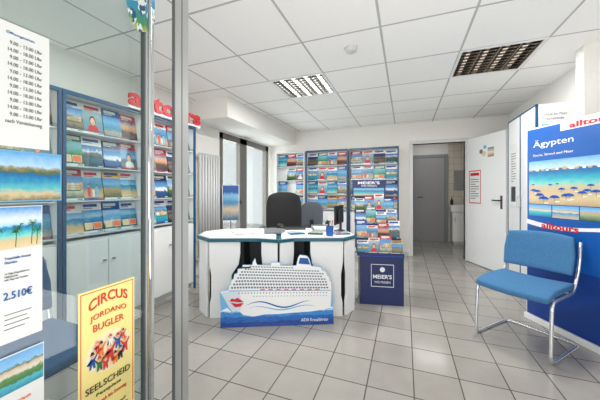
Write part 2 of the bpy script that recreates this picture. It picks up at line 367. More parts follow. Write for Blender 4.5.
for i,(lb,hc,ph,fc,tm,kind) in enumerate(specs):
    z0,z1=0.07,0.72+0.03*(i%3)
    st=[(0,fc),(z0-0.002,fc)]+[(z0+(z1-z0)*p,c) for p,c in ph]+[(z1+0.003,hc)]
    m=pic_mat('brochure_cover_%d'%i,st,0.36,5.0+0.9*(i%4),zone=(z0,z1),seed=i)
    g=G(); w,h,t=0.2,0.25,0.011
    g.box((-w/2,-t,0),(w/2,0,h),0)
    g.box((-w/2+0.002,0,0.002),(w/2-0.002,0.004,h-0.002),1)
    y=-t-0.0006
    x0=-w/2+0.012+0.006*(i%3)
    g.box((x0,y,h-0.036),(x0+0.13+0.010*(i%4),-t+0.001,h-0.012),tm)
    g.box((x0,y,h-0.049),(x0+0.09,-t+0.001,h-0.043),tm)
    random.seed(i*7+1)
    if kind=='figures':
        for q,(cx,s) in enumerate(((-0.045,1.0),(0.0,0.75),(0.04,0.95))):
            zb=h*0.10; zt=zb+0.10*s; cl=(4,1,9,3)[(q+i)%4]
            g.prism([(cx-0.012*s,zb),(cx-0.003*s,zb),(cx,zb+0.035*s),(cx+0.003*s,zb),(cx+0.012*s,zb),(cx+0.013*s,zb+0.05*s),(cx+0.017*s,zb+0.078*s),(cx+0.008*s,zt-0.015*s),(cx-0.008*s,zt-0.015*s),(cx-0.017*s,zb+0.078*s),(cx-0.013*s,zb+0.05*s)],y-0.0001,-t+0.001,cl)
            g.disc(cx,zt,0.009*s,0.012*s,y-0.0002,-t+0.001,8,10); g.disc(cx,zt+0.006*s,0.010*s,0.008*s,y-0.0003,-t+0.001,10,10)
    elif kind=='portrait':
        cx=random.uniform(-0.02,0.02)
        g.prism([(cx-0.055,h*0.08),(cx+0.055,h*0.08),(cx+0.048,h*0.26),(cx+0.015,h*0.33),(cx-0.015,h*0.33),(cx-0.048,h*0.26)],y-0.0001,-t+0.001,(9,1,4)[i%3])
        g.disc(cx,h*0.47,0.031,0.040,y-0.0002,-t+0.001,10,14); g.disc(cx,h*0.44,0.024,0.032,y-0.0004,-t+0.001,8,14)
        g.disc(cx,h*0.385,0.009,0.003,y-0.0006,-t+0.001,4,8)
    elif kind=='resort':
        xx=-0.075
        while xx<0.07:
            ww=random.uniform(0.022,0.04); hh=random.uniform(0.03,0.065); zb=h*0.33
            g.box((xx,y-0.0001,zb),(xx+ww,-t+0.001,zb+hh),random.choice((1,5,11)))
            for r_ in range(int(hh/0.013)-1): g.box((xx+0.004,y-0.0003,zb+0.006+r_*0.013),(xx+ww-0.004,-t+0.001,zb+0.011+r_*0.013),6)
            xx+=ww+0.004
        g.box((-0.08,y-0.0001,h*0.30),(0.08,-t+0.001,h*0.335),7)
    elif kind=='inset':
        g.box((-0.085,y,0.03),(-0.01,-t+0.001,0.085),1); g.box((-0.081,y-0.0003,0.034),(-0.014,-t+0.001,0.081),5 if i%2 else 9)
        g.box((0.0,y,0.03),(0.085,-t+0.001,0.085),1); g.box((0.004,y-0.0003,0.034),(0.081,-t+0.001,0.081),3 if i%2 else 7)
    g.box((w/2-0.06,y,0.004),(w/2-0.012,-t+0.001,0.013),3 if i%4==0 else (1 if fc!=W_ else 6))
    me=g.obj('brochure',[m,M['paper'],M['deepblue'],M['orange'],M['red'],M['sand'],M['ink'],M['green'],M['skin'],M['ltblue'],M['hair'],M['tan']])
    covers.append((me.data,lb)); bpy.data.objects.remove(me)
random.seed(33)
bag=[]
def place(parent_loc,rz,lx,ly,lz,scale=(1,1,1),tilt=-12,group='brochures in the wall rack',k=None,where='in a rack pocket',yaw=0):
    global bag
    if k is None:
        if not bag:
            bag=list(range(len(covers))); random.shuffle(bag)
        k=bag.pop()
    me,lb=covers[k]
    o=bpy.data.objects.new('brochure',me); C.objects.link(o)
    a=math.radians(rz); o.location=(parent_loc[0]+lx*math.cos(a)-ly*math.sin(a),parent_loc[1]+lx*math.sin(a)+ly*math.cos(a),parent_loc[2]+lz)
    o.rotation_euler=(math.radians(tilt),0,a+math.radians(yaw)); o.scale=scale
    tag(o,'travel brochure with %s %s'%(lb,where),'brochure',group); return o

def rack(loc,rz,w,cols,label,group,rows=4,h=1.965,edge='blue',skip=()):
    t=thing('brochure_rack',label,'brochure rack',loc,rz,'brochure racks')
    G().box((0,0,0),(0.024,0.02,h)).box((w-0.024,0,0),(w,0.02,h)).box((0.024,0,h-0.03),(w-0.024,0.02,h)).obj('frame',M[edge],parent=t,bevel=0.002)
    G().box((0,0.02,0),(0.02,0.33,h)).box((w-0.02,0.02,0),(w,0.33,h)).box((0.02,0.02,h-0.02),(w-0.02,0.33,h)).obj('side_panel',M['white'],parent=t)
    G().box((0.02,0.15,0.80),(w-0.02,0.33,h-0.02)).obj('back_panel',M['white'],parent=t)
    G().box((0.02,0.03,0.06),(w-0.02,0.33,0.80)).box((0.02,0.05,0),(w-0.02,0.33,0.06)).obj('lower_cabinet',M['offwhite'],parent=t)
    hw=(w-0.048)/2
    for i in range(2):
        x=0.024+i*hw
        dd=G().box((x+0.003,0.012,0.08),(x+hw-0.003,0.03,0.78)).obj('cabinet_door',M['white'],parent=t,bevel=0.002)
        kx=x+hw-0.04 if i==0 else x+0.04
        G().tube([(kx,0.012,0.6),(kx,-0.012,0.6)],0.01).obj('knob',M['alu'],parent=dd)
    sp=0.278
    for r in range(rows):
        z=0.835+r*sp
        G().box((0.02,0.02,z-0.008),(w-0.02,0.15,z)).obj('shelf',M['white'],parent=t)
        G().box((0.024,0.018,z-0.008),(w-0.024,0.022,z+0.030)).obj('pocket_lip',M['acry'],parent=t)
        cw=(w-0.048)/cols
        for c in range(cols):
            if (r,c) in skip: continue
            x=0.024+cw*(c+0.5)
            place(loc,rz,x,0.074+0.006*(c%2),z+0.001,scale=((cw-0.005)/0.2,1,1.03-0.03*((c+2*r)%3==0)),tilt=-11,group=group)
    return t
for y0 in (0.59,1.295,2.0):
    rack((-2.4,y0,0),90,0.7,4,'white brochure rack with blue frame along the side wall','brochures in the side wall racks')
rack((-1.82,5.07,0),0,0.83,4,'white brochure rack with blue frame against the rear wall','brochures in the rear wall racks')
rack((-0.97,5.07,0),0,0.87,4,'white brochure rack with blue frame beside the doorway','brochures in the rear wall racks')
rack((-2.47,5.07,0),0,0.63,3,'narrow pale brochure rack with empty pockets in the corner','brochures in the rear wall racks',edge='offwhite',skip=((0,0),(1,1),(2,0)))

s=thing('wall_sign','red lettering sign standing on top of the brochure rack','sign',(-2.35,1.80,1.965),90)
G().box((0,0.02,0.0),(0.95,0.05,0.020)).obj('base_strip',M['white'],parent=s)
text('alltours',0.0,0.024,0.95,0.175,M['red'],s,y=0.03,ex=0.008,bold=0.035)

# ---------------- glass entrance door ----------------
gd=thing('glass_entrance_door','open glass entrance door with aluminium frame and full height tube handle','door',(-1.0,-0.15,0),90)
G().box((0,-0.010,0.01),(1.015,0.010,0.1)).box((0,-0.010,2.2),(1.015,0.010,2.3)).box((0,-0.010,0.1),(0.06,0.010,2.2)).box((0.974,-0.010,0.1),(1.015,0.010,2.2)).obj('frame',M['alu_paint'],parent=gd)
G().box((0.969,-0.011,0.1),(0.974,0.011,2.2)).obj('seal',M['alu_dark'],parent=gd)
G().box((0.06,-0.003,0.1),(0.969,0.003,2.2)).obj('glass_pane',M['glass'],parent=gd)
G().tube([(0.955,-0.055,0.2),(0.955,-0.055,2.15)],0.007,seg=14).tube([(0.955,-0.055,0.3),(0.955,-0.003,0.3)],0.006).tube([(0.955,-0.055,2.05),(0.955,-0.003,2.05)],0.006).obj('handle',M['chrome'],parent=gd,smooth=True)
struct(G().box((-1.006,0.980,0),(-0.992,1.064,CEIL)).obj('trim_4',M['alu_paint']))
struct(G().box((-1.005,0.975,0),(-0.991,0.980,CEIL)).box((-0.992,1.020,0),(-0.9905,1.024,CEIL)).obj('trim_6',M['alu_dark']))

def Pg(name,label,cat,y0,y1,z0,z1,m,x=-0.994,th=0.002):
    t=thing(name,label,cat,(x,y0,z0),90)
    G().box((0,-th,0),(y1-y0,0,z1-z0)).obj('sheet',m,parent=t)
    return t,y1-y0,z1-z0
t,w,h=Pg('opening_hours_sheet','white printed opening hours sheet taped on the glass door','sheet',0.375,0.50,1.318,1.650,M['paper'])
rowsx=['9.00 - 13.00 Uhr','14.00 - 18.00 Uhr','9.00 - 13.00 Uhr','14.00 - 18.00 Uhr','9.00 - 13.00 Uhr','14.00 - 18.00 Uhr','9.00 - 13.00 Uhr','14.00 - 18.00 Uhr','9.00 - 13.00 Uhr','14.00 - 18.00 Uhr','9.00 - 13.00 Uhr','nach Vereinbarung']
text('\n'.join(rowsx),0.028,0.060,w-0.046,0.225,M['ink'],t,lineh=1.35,align='RIGHT',y=-0.0025)
text('Öffnungszeiten',0.03,0.300,0.06,0.010,M['inkb'],t,y=-0.0025)
t,w,h=Pg('travel_poster','light blue travel poster with coastal photo on the glass door','poster',0.375,0.531,1.168,1.308,M['ltblue'])
G().box((0.003,-0.003,0.003),(w-0.003,-0.002,h-0.003)).obj('photo_print',pic_mat('holiday_poster_print',[(0,(120,110,80)),(0.14,(200,184,146)),(0.24,(90,180,186)),(0.45,(30,130,176)),(0.55,(20,100,156)),(0.58,(70,100,66)),(0.66,(150,140,110)),(0.72,(170,206,230)),(1,(90,160,214))],0.34,7),parent=t)
palm=pic_mat('palm_beach_print',[(0,(216,198,156)),(0.2,(204,182,138)),(0.30,(120,204,196)),(0.42,(50,170,186)),(0.52,(24,120,174)),(0.56,(160,204,230)),(0.7,(214,226,236)),(1,(60,140,204))],0.20,8,[(50,100,50),(30,84,46)],6,0.9,(0.38,0.6))
t,w,h=Pg('travel_offer_sheet','travel offer sheet with palm beach photo and large price','advert sheet',0.375,0.483,0.79,1.156,M['paper'])
G().box((0.003,-0.004,h-0.115),(w-0.003,-0.002,h-0.003)).obj('photo_print',palm,parent=t)
g=G()
for bx,bz,L in ((0.082,0.258,0.058),(0.048,0.255,0.048),(0.094,0.256,0.04)):
    g.prism([(bx-0.001,bz),(bx+0.0005,bz),(bx+0.0035,bz+L),(bx+0.0025,bz+L)],-0.0048,-0.004)
    for k in range(9):
        an=math.radians(k*40+10); L2=0.013+0.004*(k%2); ex,ez=bx+0.003+L2*math.cos(an),bz+L+L2*0.9*math.sin(an)-0.005
        mx,mz=bx+0.003+L2*0.5*math.cos(an),bz+L+L2*0.6*math.sin(an)+0.002
        g.prism([(bx+0.003,bz+L-0.001),(mx,mz-0.0015),(ex,ez),(mx,mz+0.001),(bx+0.0035,bz+L+0.001)],-0.0050-0.00005*k,-0.0048)
g.obj('palm_print',M['green'],parent=t)
text('Traumhafte Auszeit\nMauritius',0.026,0.212,0.055,0.018,M['inkb'],t,lineh=1.2)
text('14 Tage Doppelzimmer\nHalbpension\ninkl. Flug und Transfer',0.026,0.166,0.052,0.022,M['ink'],t,lineh=1.25)
text('2.510€',0.024,0.116,0.060,0.022,M['inkb'],t,bold=0.01)
g=G().box((0.026,-0.003,0.075),(w-0.025,-0.002,0.077)).box((0.026,-0.003,0.062),(w-0.035,-0.002,0.064)).box((0.026,-0.003,0.049),(w-0.03,-0.002,0.051)).box((0.026,-0.003,0.036),(w-0.04,-0.002,0.038)); g.obj('printed_lines',M['ink'],parent=t)
t,w,h=Pg('travel_offer_sheet','travel offer sheet with green hotel photo on the glass door','advert sheet',0.375,0.487,0.40,0.755,M['paper'])
G().box((0.003,-0.004,h-0.10),(w-0.003,-0.002,h-0.003)).obj('photo_print',pic_mat('hotel_print',[(0,(30,130,160)),(0.2,(70,170,180)),(0.25,(50,104,50)),(0.42,(80,130,60)),(0.48,(206,200,186)),(0.62,(184,160,130)),(0.66,(60,100,50)),(0.72,(120,176,216)),(1,(90,156,210))],0.34,8),parent=t)
text('Inselurlaub\nSardinien',0.026,0.205,0.055,0.022,M['orange'],t,lineh=1.2)
text('7 Tage inkl. Flug\nFrühstück',0.026,0.168,0.05,0.020,M['ink'],t,lineh=1.2)
text('998€',0.03,0.12,0.05,0.026,M['orange'],t,bold=0.02)
# circus poster
t,w,h=Pg('circus_poster','tall pale yellow circus poster with red lettering on glass door','poster',0.578,0.776,0.372,0.86,M['yellow'])
G().box((0.006,-0.003,h-0.009),(w-0.006,-0.002,h-0.0065)).box((0.006,-0.003,0.012),(0.008,-0.002,h-0.009)).box((w-0.008,-0.003,0.012),(w-0.006,-0.002,h-0.009)).obj('border_line',M['redsoft'],parent=t)
text('CIRCUS',0.03,0.413,w-0.06,0.036,M['redsoft'],t,bold=0.015,arch=0.020)
text('JORDANO',0.035,0.374,w-0.07,0.024,M['redsoft'],t,arch=0.008)
text('BUGLER',0.045,0.342,w-0.09,0.024,M['redsoft'],t)
G().disc(0.1,0.256,0.080,0.070,-0.0028,-0.002,0).obj('picture_ground',M['cream'],parent=t)
figs=[(0.042,0.262,0.85,5,2),(0.158,0.262,0.85,6,7),(0.070,0.288,0.8,7,2),(0.130,0.289,0.8,5,6),(0.1,0.270,1.1,3,2),(0.064,0.240,0.75,8,3),(0.138,0.240,0.75,2,5),(0.084,0.232,0.7,6,3),(0.118,0.232,0.7,7,2),(0.1,0.302,0.6,1,3),(0.055,0.300,0.55,6,7),(0.146,0.302,0.55,3,2)]
for q,(cx,cz,sc,cm_,hm) in enumerate(figs):
    g=G(); yy=-0.0036-0.0006*q
    g.prism([(cx-0.012*sc,cz-0.050*sc),(cx-0.005*sc,cz-0.050*sc),(cx,cz-0.032*sc),(cx+0.005*sc,cz-0.050*sc),(cx+0.012*sc,cz-0.050*sc),(cx+0.010*sc,cz-0.026*sc),(cx+0.011*sc,cz-0.016*sc),(cx+0.022*sc,cz+0.004*sc),(cx+0.018*sc,cz+0.008*sc),(cx+0.007*sc,cz-0.008*sc),(cx-0.007*sc,cz-0.008*sc),(cx-0.018*sc,cz+(0.008 if q%2 else -0.03)*sc),(cx-0.022*sc,cz+(0.004 if q%2 else -0.026)*sc),(cx-0.011*sc,cz-0.016*sc),(cx-0.010*sc,cz-0.026*sc)],yy-0.0001,yy,cm_)
    g.disc(cx,cz,0.0075*sc,0.0095*sc,yy-0.0003,yy,9,12)
    g.prism([(cx-0.009*sc,cz+0.005*sc),(cx+0.009*sc,cz+0.005*sc),(cx+0.004*sc,cz+0.018*sc),(cx-0.004*sc,cz+0.018*sc)],yy-0.0004,yy,hm)
    g.disc(cx,cz-0.001,0.002*sc,0.002*sc,yy-0.0005,yy,3,8)
    g.disc(cx-0.004*sc,cz+0.002*sc,0.0011*sc,0.0013*sc,yy-0.0005,yy,2,6); g.disc(cx+0.004*sc,cz+0.002*sc,0.0011*sc,0.0013*sc,yy-0.0005,yy,2,6)
    g.obj('performer_print',[M['red'],M['paper'],M['inkk'],M['redsoft'],M['inkk'],M['inkb'],M['redsoft'],M['orange'],M['green'],M['skin']],parent=t)
text('SEELSCHEID',0.02,0.140,w-0.04,0.022,M['inkk'],t)
text('Festplatz',0.055,0.114,w-0.11,0.013,M['inkk'],t)
text('Mittwoch bis Sonntag\n16.00 Uhr',0.035,0.070,w-0.07,0.030,M['redsoft'],t,lineh=1.1)
text('Kartenvorverkauf\nan der Zirkuskasse',0.03,0.025,w-0.06,0.026,M['inkk'],t,lineh=1.2)
t=thing('door_flyer','curved blue and green flyer stuck to the top of door stile','flyer',(-0.986,0.730,1.825),90)
G().prism([(0.0,0.11),(0.02,0.03),(0.06,0.0),(0.11,0.03),(0.135,0.09),(0.132,0.24),(0.0,0.24)],-0.002,0).obj('sheet',pic_mat('flyer_print',[(0,(210,200,90)),(0.2,(60,140,90)),(0.4,(40,130,170)),(0.7,(60,150,200)),(1,(225,230,225))],0.5,4,[(30,80,120),(220,225,215)],5,0.6),parent=t)

# ---------------- chairs ----------------
def sled_chair(loc,rz,fab,lab,grp='upholstered visitor chairs'):
    t=thing('visitor_chair',lab,'chair',loc,rz,grp)
    w=0.245; r=0.0115
    L=[(-w,0.27,0.80),(-w,0.235,0.60),(-w+0.01,0.17,0.425),(-w,-0.22,0.425),(-w,-0.245,r),(-w,0.24,r),(w,0.24,r),(w,-0.245,r),(w,-0.22,0.425),(w-0.01,0.17,0.425),(w,0.235,0.60),(w,0.27,0.80)]
    G().tube(rounded(L,0.06,7),r,seg=12).tube([(-w,-0.15,0.425),(w,-0.15,0.425)],0.009).tube([(-w,0.12,0.425),(w,0.12,0.425)],0.009).obj('frame',M['chair_frame'],parent=t,smooth=True)
    def pad(nx,ny,f,th,name):
        g=G(); vs=[];fs=[]
        for side in (0,1):
            for j in range(ny+1):
                for i in range(nx+1):
                    vs.append(f(i/nx,j/ny,side))
        n=(nx+1)*(ny+1)
        for j in range(ny):
            for i in range(nx):
                a=j*(nx+1)+i; fs.append((a,a+1,a+nx+2,a+nx+1)); fs.append((n+a,n+a+nx+1,n+a+nx+2,n+a+1))
        for i in range(nx):
            a=i; fs.append((a,n+a,n+a+1,a+1)); a=ny*(nx+1)+i; fs.append((a,a+1,n+a+1,n+a))
        for j in range(ny):
            a=j*(nx+1); fs.append((a,a+nx+1,n+a+nx+1,n+a)); a=j*(nx+1)+nx; fs.append((a,n+a,n+a+nx+1,a+nx+1))
        g.add(vs,fs); return g.obj(name,fab,parent=t,smooth=True,bevel=0.012)
    def seat(u,v,s):
        x=(u-0.5)*0.48
        y=-0.26+0.44*v; z=0.44+0.01*v-0.05*max(0,0.25-v)*2 - 0.012*math.sin(math.pi*u)
        return (x,y,z+(0.045 if s else 0)+(0.006*math.sin(math.pi*v) if s else 0))
    def back(u,v,s):
        x=(u-0.5)*(0.49-0.05*max(0,v-0.5)*2-0.03*(1-v)); c=0.05*(1-(2*u-1)**2)
        z=0.55+0.285*v+0.015*math.sin(math.pi*u)*(1 if v>0.5 else -0.5); y=0.20+0.06*v+c-0.02
        return (x,y-(0.0 if s else 0.035),z)
    pad(12,8,lambda u,v,s:seat(u,v,1-s),0.04,'seat')
    pad(12,8,lambda u,v,s:back(u,v,s),0.035,'backrest')
    return t
sled_chair((0.90,2.70,0),-41,M['fabric'],'steel blue upholstered cantilever chair with shiny tubular frame beside display panel')
sled_chair((-1.66,0.70,0),90,M['fabricd'],'slate blue upholstered cantilever chair behind the glass door')

def office_chair(loc,rz,fab,lab,top=1.12,w=0.46):
    t=thing('office_chair',lab,'chair',loc,rz,'swivel office chairs')
    g=G()
    for k in range(5):
        a=math.radians(72*k+18); g.tube([(0,0,0.09),(0.26*math.cos(a),0.26*math.sin(a),0.065)],0.018)
    g.tube([(0,0,0.07),(0,0,0.42)],0.025); g.obj('base',M['blackp'],parent=t,smooth=True)
    for k in range(5):
        a=math.radians(72*k+18); x,y=0.26*math.cos(a),0.26*math.sin(a)
        G().tube([(x-0.02,y,0.027),(x+0.02,y,0.027)],0.026,seg=12).obj('castor',M['blackp'],parent=t,smooth=True)
    G().box((-0.24,-0.23,0.42),(0.24,0.22,0.51)).obj('seat',fab,parent=t,bevel=0.035)
    g=G()
    for s in (0,1):
        for j in range(7):
            for i in range(9):
                u=i/8-0.5;v=j/6
                zt=0.56+(top-0.56)*v-(0.05*(2*abs(u))**3*v)
                g.v.append((u*w*(1-0.14*(2*v-1)**4),0.2+0.05*v+0.06*(-(2*u)**2+0)+ (0.06 if s else 0)*(1-0.3*abs(2*u)),zt))
    N=63
    for j in range(6):
        for i in range(8):
            a=j*9+i; g.f.append((a,a+1,a+10,a+9)); g.f.append((N+a,N+a+9,N+a+10,N+a+1))
    for i in range(8): g.f.append((i,N+i,N+i+1,i+1)); a=54+i; g.f.append((a,a+1,N+a+1,N+a))
    for j in range(6): a=j*9; g.f.append((a,a+9,N+a+9,N+a)); a=j*9+8; g.f.append((a,N+a,N+a+9,a+9))
    g.m=[0]*len(g.f); g.obj('backrest',fab,parent=t,smooth=True,bevel=0.015)
    G().box((-0.03,0.2,0.45),(0.03,0.25,0.7)).obj('back_support',M['blackp'],parent=t)
    for sx in (-1,1):
        G().tube(rounded([(sx*0.25,0.05,0.47),(sx*0.29,0.05,0.5),(sx*0.29,0.05,0.68)],0.03),0.012).box((sx*0.29-0.03,-0.15,0.68),(sx*0.29+0.03,0.12,0.705)).obj('armrest',M['blackp'],parent=t)
    return t
office_chair((-1.53,3.38,0),22,M['black'],'black office swivel chair with high back behind the desk',top=1.17,w=0.50)
office_chair((-1.42,4.16,0),10,M['greyfab'],'blue grey office swivel chair near the rear racks',top=1.00,w=0.38)

# ---------------- desk ----------------
DL=(-1.094,2.311,0); DR=25
dk=thing('reception_desk','white angular service desk with teal edging and faceted front','desk',DL,DR)
left=[(-0.82,0.26),(-0.66,0.06),(-0.20,0.04),(0,-0.045),(0,0.7),(-0.62,0.7),(-0.82,0.52)]
right=[(0,-0.045),(0.14,0.03),(0.62,0.0),(0.78,0.16),(0.76,0.50),(0.64,0.7),(0,0.7)]
def inset(p,d):
    cx=sum(a for a,b in p)/len(p); cy=sum(b for a,b in p)/len(p)
    hw=max(abs(a-cx) for a,b in p); hh=max(abs(b-cy) for a,b in p)
    return [(cx+(a-cx)*(1-d/hw),cy+(b-cy)*(1-d/hh)) for a,b in p]
for p in (left,right):
    G().slab(p,0.715,0.745).obj('edge_band',M['teal'],parent=dk,bevel=0.003)
    G().slab(inset(p,0.026),0.745,0.752).obj('worktop',M['white'],parent=dk)
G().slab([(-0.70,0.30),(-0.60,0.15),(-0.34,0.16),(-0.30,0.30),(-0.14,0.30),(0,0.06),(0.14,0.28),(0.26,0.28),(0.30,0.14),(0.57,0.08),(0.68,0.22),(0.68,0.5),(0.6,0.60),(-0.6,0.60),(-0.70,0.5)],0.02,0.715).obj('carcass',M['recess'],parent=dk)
def facet(p0,p1,sl=0.0,sr=0.0,z0=0.0,z1=0.712,name='front_panel'):
    """broad sculpted plate: full width at the top, waisted below, stepping out at the foot"""
    L=math.hypot(p1[0]-p0[0],p1[1]-p0[1]); an=math.atan2(p1[1]-p0[1],p1[0]-p0[0])
    o=[(sl*0.3,z0),(L-sr*0.3,z0),(L-sr*0.3,0.13),(L-sr,0.20),(L-sr,0.40),(L-sr*0.2,0.50),(L,0.60),(L,z1),(0,z1),(0,0.60),(sl*0.2,0.50),(sl,0.40),(sl,0.20),(sl*0.3,0.13)]
    G().prism(o,-0.022,0.0).obj(name,M['white'],parent=dk,loc=(p0[0],p0[1],0),rot=(0,0,an),bevel=0.004)
facet((-0.775,0.27),(-0.658,0.10),0.0,0.02)
facet((-0.762,0.50),(-0.778,0.285),0.03,0.0)
facet((-0.650,0.092),(-0.36,0.082),0.02,0.08)
facet((-0.155,0.060),(-0.006,-0.004),0.05,0.0)
facet((0.006,-0.004),(0.135,0.062),0.0,0.05)
facet((0.30,0.055),(0.612,0.040),0.08,0.02)
facet((0.622,0.048),(0.745,0.175),0.02,0.0)

# cruise ship cut-out
sh=thing('cruise_ship_display','cardboard cut-out of white cruise ship leaning on the desk','cardboard display',(0,0,0),DR)
a=math.radians(DR); sh.location=(DL[0]+0.11*math.sin(a),DL[1]-0.11*math.cos(a),0.0)
sh.rotation_euler=(math.radians(-6),0,a)
def wp(v):
    x,y,z=v
    if z>0.15: z=0.15+(z-0.15)*(1.02-0.14*max(0,(x+0.30)))
    return (x,y,z)
ship=[(-0.515,0.300),(-0.44,0.312),(-0.438,0.352),(-0.422,0.356),(-0.418,0.396),(-0.398,0.402),(-0.392,0.444),(-0.366,0.450),(-0.36,0.486),(-0.325,0.492),(-0.318,0.520),(-0.235,0.522),(-0.23,0.548),(-0.21,0.582),(-0.203,0.548),(-0.19,0.524),(-0.07,0.524),(-0.065,0.552),(0.01,0.554),(0.015,0.526),(0.13,0.528),(0.16,0.532),(0.175,0.605),(0.19,0.632),(0.255,0.626),(0.275,0.603),(0.295,0.532),(0.385,0.525),(0.395,0.492),(0.43,0.486),(0.438,0.446),(0.456,0.440),(0.462,0.400),(0.476,0.392),(0.478,0.30)]
body=[(-0.33,0.06),(0.46,0.06)]+ship[::-1]+[(-0.480,0.245),(-0.430,0.165),(-0.375,0.10)]
outl=[(-0.505,0.0),(0.49,0.0),(0.49,0.20),(0.484,0.30)]+[(x+(0.004 if x>0 else -0.004),z+0.004) for x,z in ship[::-1]]+[(-0.515,0.24),(-0.505,0.15)]
G().prism(outl,-0.008,0,0).warp(wp).obj('board',M['ltblue'],parent=sh)
G().prism(body,-0.011,-0.008).warp(wp).obj('hull_print',M['white'],parent=sh)
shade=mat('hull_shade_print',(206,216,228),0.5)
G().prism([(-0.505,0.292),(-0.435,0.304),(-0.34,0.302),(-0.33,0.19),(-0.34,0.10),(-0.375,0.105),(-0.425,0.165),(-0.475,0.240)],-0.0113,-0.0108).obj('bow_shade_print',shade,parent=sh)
sea=[(-0.505,0.0),(0.49,0.0),(0.49,0.15),(0.40,0.125),(0.28,0.112),(0.15,0.108),(0.0,0.10),(-0.12,0.10),(-0.22,0.085),(-0.31,0.10),(-0.36,0.15),(-0.40,0.12),(-0.45,0.165),(-0.505,0.14)]
G().prism(sea,-0.014,-0.010).obj('sea_print',pic_mat('sea_wave_print',[(0,(10,70,150)),(0.2,(6,50,130)),(0.35,(20,100,180)),(0.45,(10,80,166)),(0.6,(60,140,205)),(0.7,(24,112,192)),(0.82,(200,220,238)),(1,(235,240,244))],0.9,10),parent=sh)
rowsd=[(-0.43,0.470,0.321,0.338),(-0.412,0.466,0.349,0.366),(-0.392,0.456,0.376,0.392),(-0.378,0.45,0.403,0.418),(-0.36,0.43,0.429,0.444),(-0.345,0.425,0.455,0.469),(-0.312,0.385,0.480,0.493),(-0.27,0.15,0.503,0.515)]
for q,(x0,x1,z0,z1) in enumerate(rowsd):
    g=G()
    st=0.025; n=int((x1-x0-0.016)/st)
    for i in range(n):
        x=x0+0.011+i*st
        g.box((x,-0.0118,z0),(x+0.0165,-0.011,z1),0)
        g.box((x,-0.0121,z0),(x+0.0165,-0.0118,z0+0.004),1)
    g.warp(wp).obj('balcony_row_print',[M['winp'],shade],parent=sh)
g=G()
for i in range(30): g.disc(-0.35+i*0.0270,0.284,0.0052,0.0052,-0.0118,-0.011,0,8)
for i in range(25): g.disc(-0.22+i*0.027,0.256,0.0042,0.0042,-0.0118,-0.011,0,8)
g.warp(wp).obj('porthole_row_print',M['winp'],parent=sh)
G().prism([(-0.44,0.303),(0.474,0.303),(0.474,0.308),(-0.44,0.308)],-0.0116,-0.011).warp(wp).obj('deck_line_print',M['seag'],parent=sh)
g=G()
for i in range(8): 
    x=-0.16+i*0.070; g.prism([(x,0.309),(x+0.036,0.309),(x+0.041,0.3195),(x-0.005,0.3195)],-0.0126,-0.0121)
g.warp(wp).obj('lifeboat_print',M['orange'],parent=sh)
G().prism([(0.180,0.552),(0.287,0.547),(0.267,0.606),(0.193,0.608)],-0.0118,-0.011).warp(wp).obj('funnel_print',M['inkb'],parent=sh)
G().prism([(-0.345,0.494),(-0.25,0.497),(-0.25,0.510),(-0.335,0.507)],-0.0126,-0.0121).warp(wp).obj('bridge_print',M['inkk'],parent=sh)
G().prism([(-0.435,0.220),(-0.41,0.244),(-0.388,0.236),(-0.362,0.249),(-0.305,0.212),(-0.345,0.208),(-0.385,0.214)],-0.0122,-0.0113).obj('upper_lip_print',M['red'],parent=sh)
G().prism([(-0.425,0.211),(-0.37,0.198),(-0.305,0.204),(-0.335,0.172),(-0.382,0.168)],-0.0122,-0.0113).obj('lower_lip_print',M['red'],parent=sh)
def swoosh(pts,th):
    n=len(pts); top=[]; bot=[]
    for i,(x,z) in enumerate(pts):
        q=th*math.sin(math.pi*(i+0.3)/(n)); top.append((x,z+q)); bot.append((x,z-q*0.3))
    return bot+top[::-1]
G().prism(swoosh([(-0.29+0.040*i,0.180+0.028*math.sin(i*0.55)) for i in range(15)],0.010),-0.0122,-0.0113).obj('blue_wave_print',M['inkb'],parent=sh)
G().prism(swoosh([(-0.26+0.042*i,0.150+0.018*math.sin(i*0.6+0.6)) for i in range(15)],0.008),-0.0122,-0.0113).obj('lower_wave_print',M['ltblue'],parent=sh)
text('AIDA Kreuzfahrten',0.20,0.03,0.24,0.028,M['wtext'],sh,y=-0.0142)
G().box((-0.02,0.0,0.0),(0.02,0.04,0.35)).obj('stand',M['paper'],parent=sh)

def onto(lx,ly): 
    return (DL[0]+lx*math.cos(a)-ly*math.sin(a), DL[1]+lx*math.sin(a)+ly*math.cos(a))
DT=0.7525
x,y=onto(0.66,0.40)
t=thing('computer_monitor','slim dark flat computer monitor standing on the desk','monitor',(x,y,DT),265)
G().lathe([(0.06,0),(0.06,0.01),(0.02,0.02)]).box((-0.015,-0.0,0.015),(0.015,0.02,0.12)).obj('stand',M['darkgrey'],parent=t)
G().box((-0.15,-0.015,0.08),(0.15,0.0,0.28)).box((-0.08,0.0,0.11),(0.08,0.02,0.24)).obj('housing',M['blackp'],parent=t,bevel=0.005)
G().box((-0.14,-0.0165,0.09),(0.14,-0.015,0.27)).obj('screen',M['darkgrey'],parent=t)
x,y=onto(0.46,0.50)
t=thing('document_tray','low grey letter tray with white papers on the desk','document tray',(x,y,DT),25)
G().box((-0.09,-0.12,0.002),(0.09,0.12,0.006)).box((-0.09,-0.12,0.006),(-0.086,0.12,0.045)).box((0.086,-0.12,0.006),(0.09,0.12,0.045)).box((-0.086,0.116,0.006),(0.086,0.12,0.045)).obj('tray',M['midgrey'],parent=t)
G().box((-0.08,-0.11,0.0065),(0.08,0.11,0.030)).obj('paper_sheets',M['paper'],parent=t)
x,y=onto(0.10,0.59)
t=thing('keyboard','grey computer keyboard lying on the desk','keyboard',(x,y,DT),205)
G().box((-0.2,-0.07,0),(0.2,0.07,0.018)).obj('case',M['darkgrey'],parent=t,bevel=0.004)
g=G()
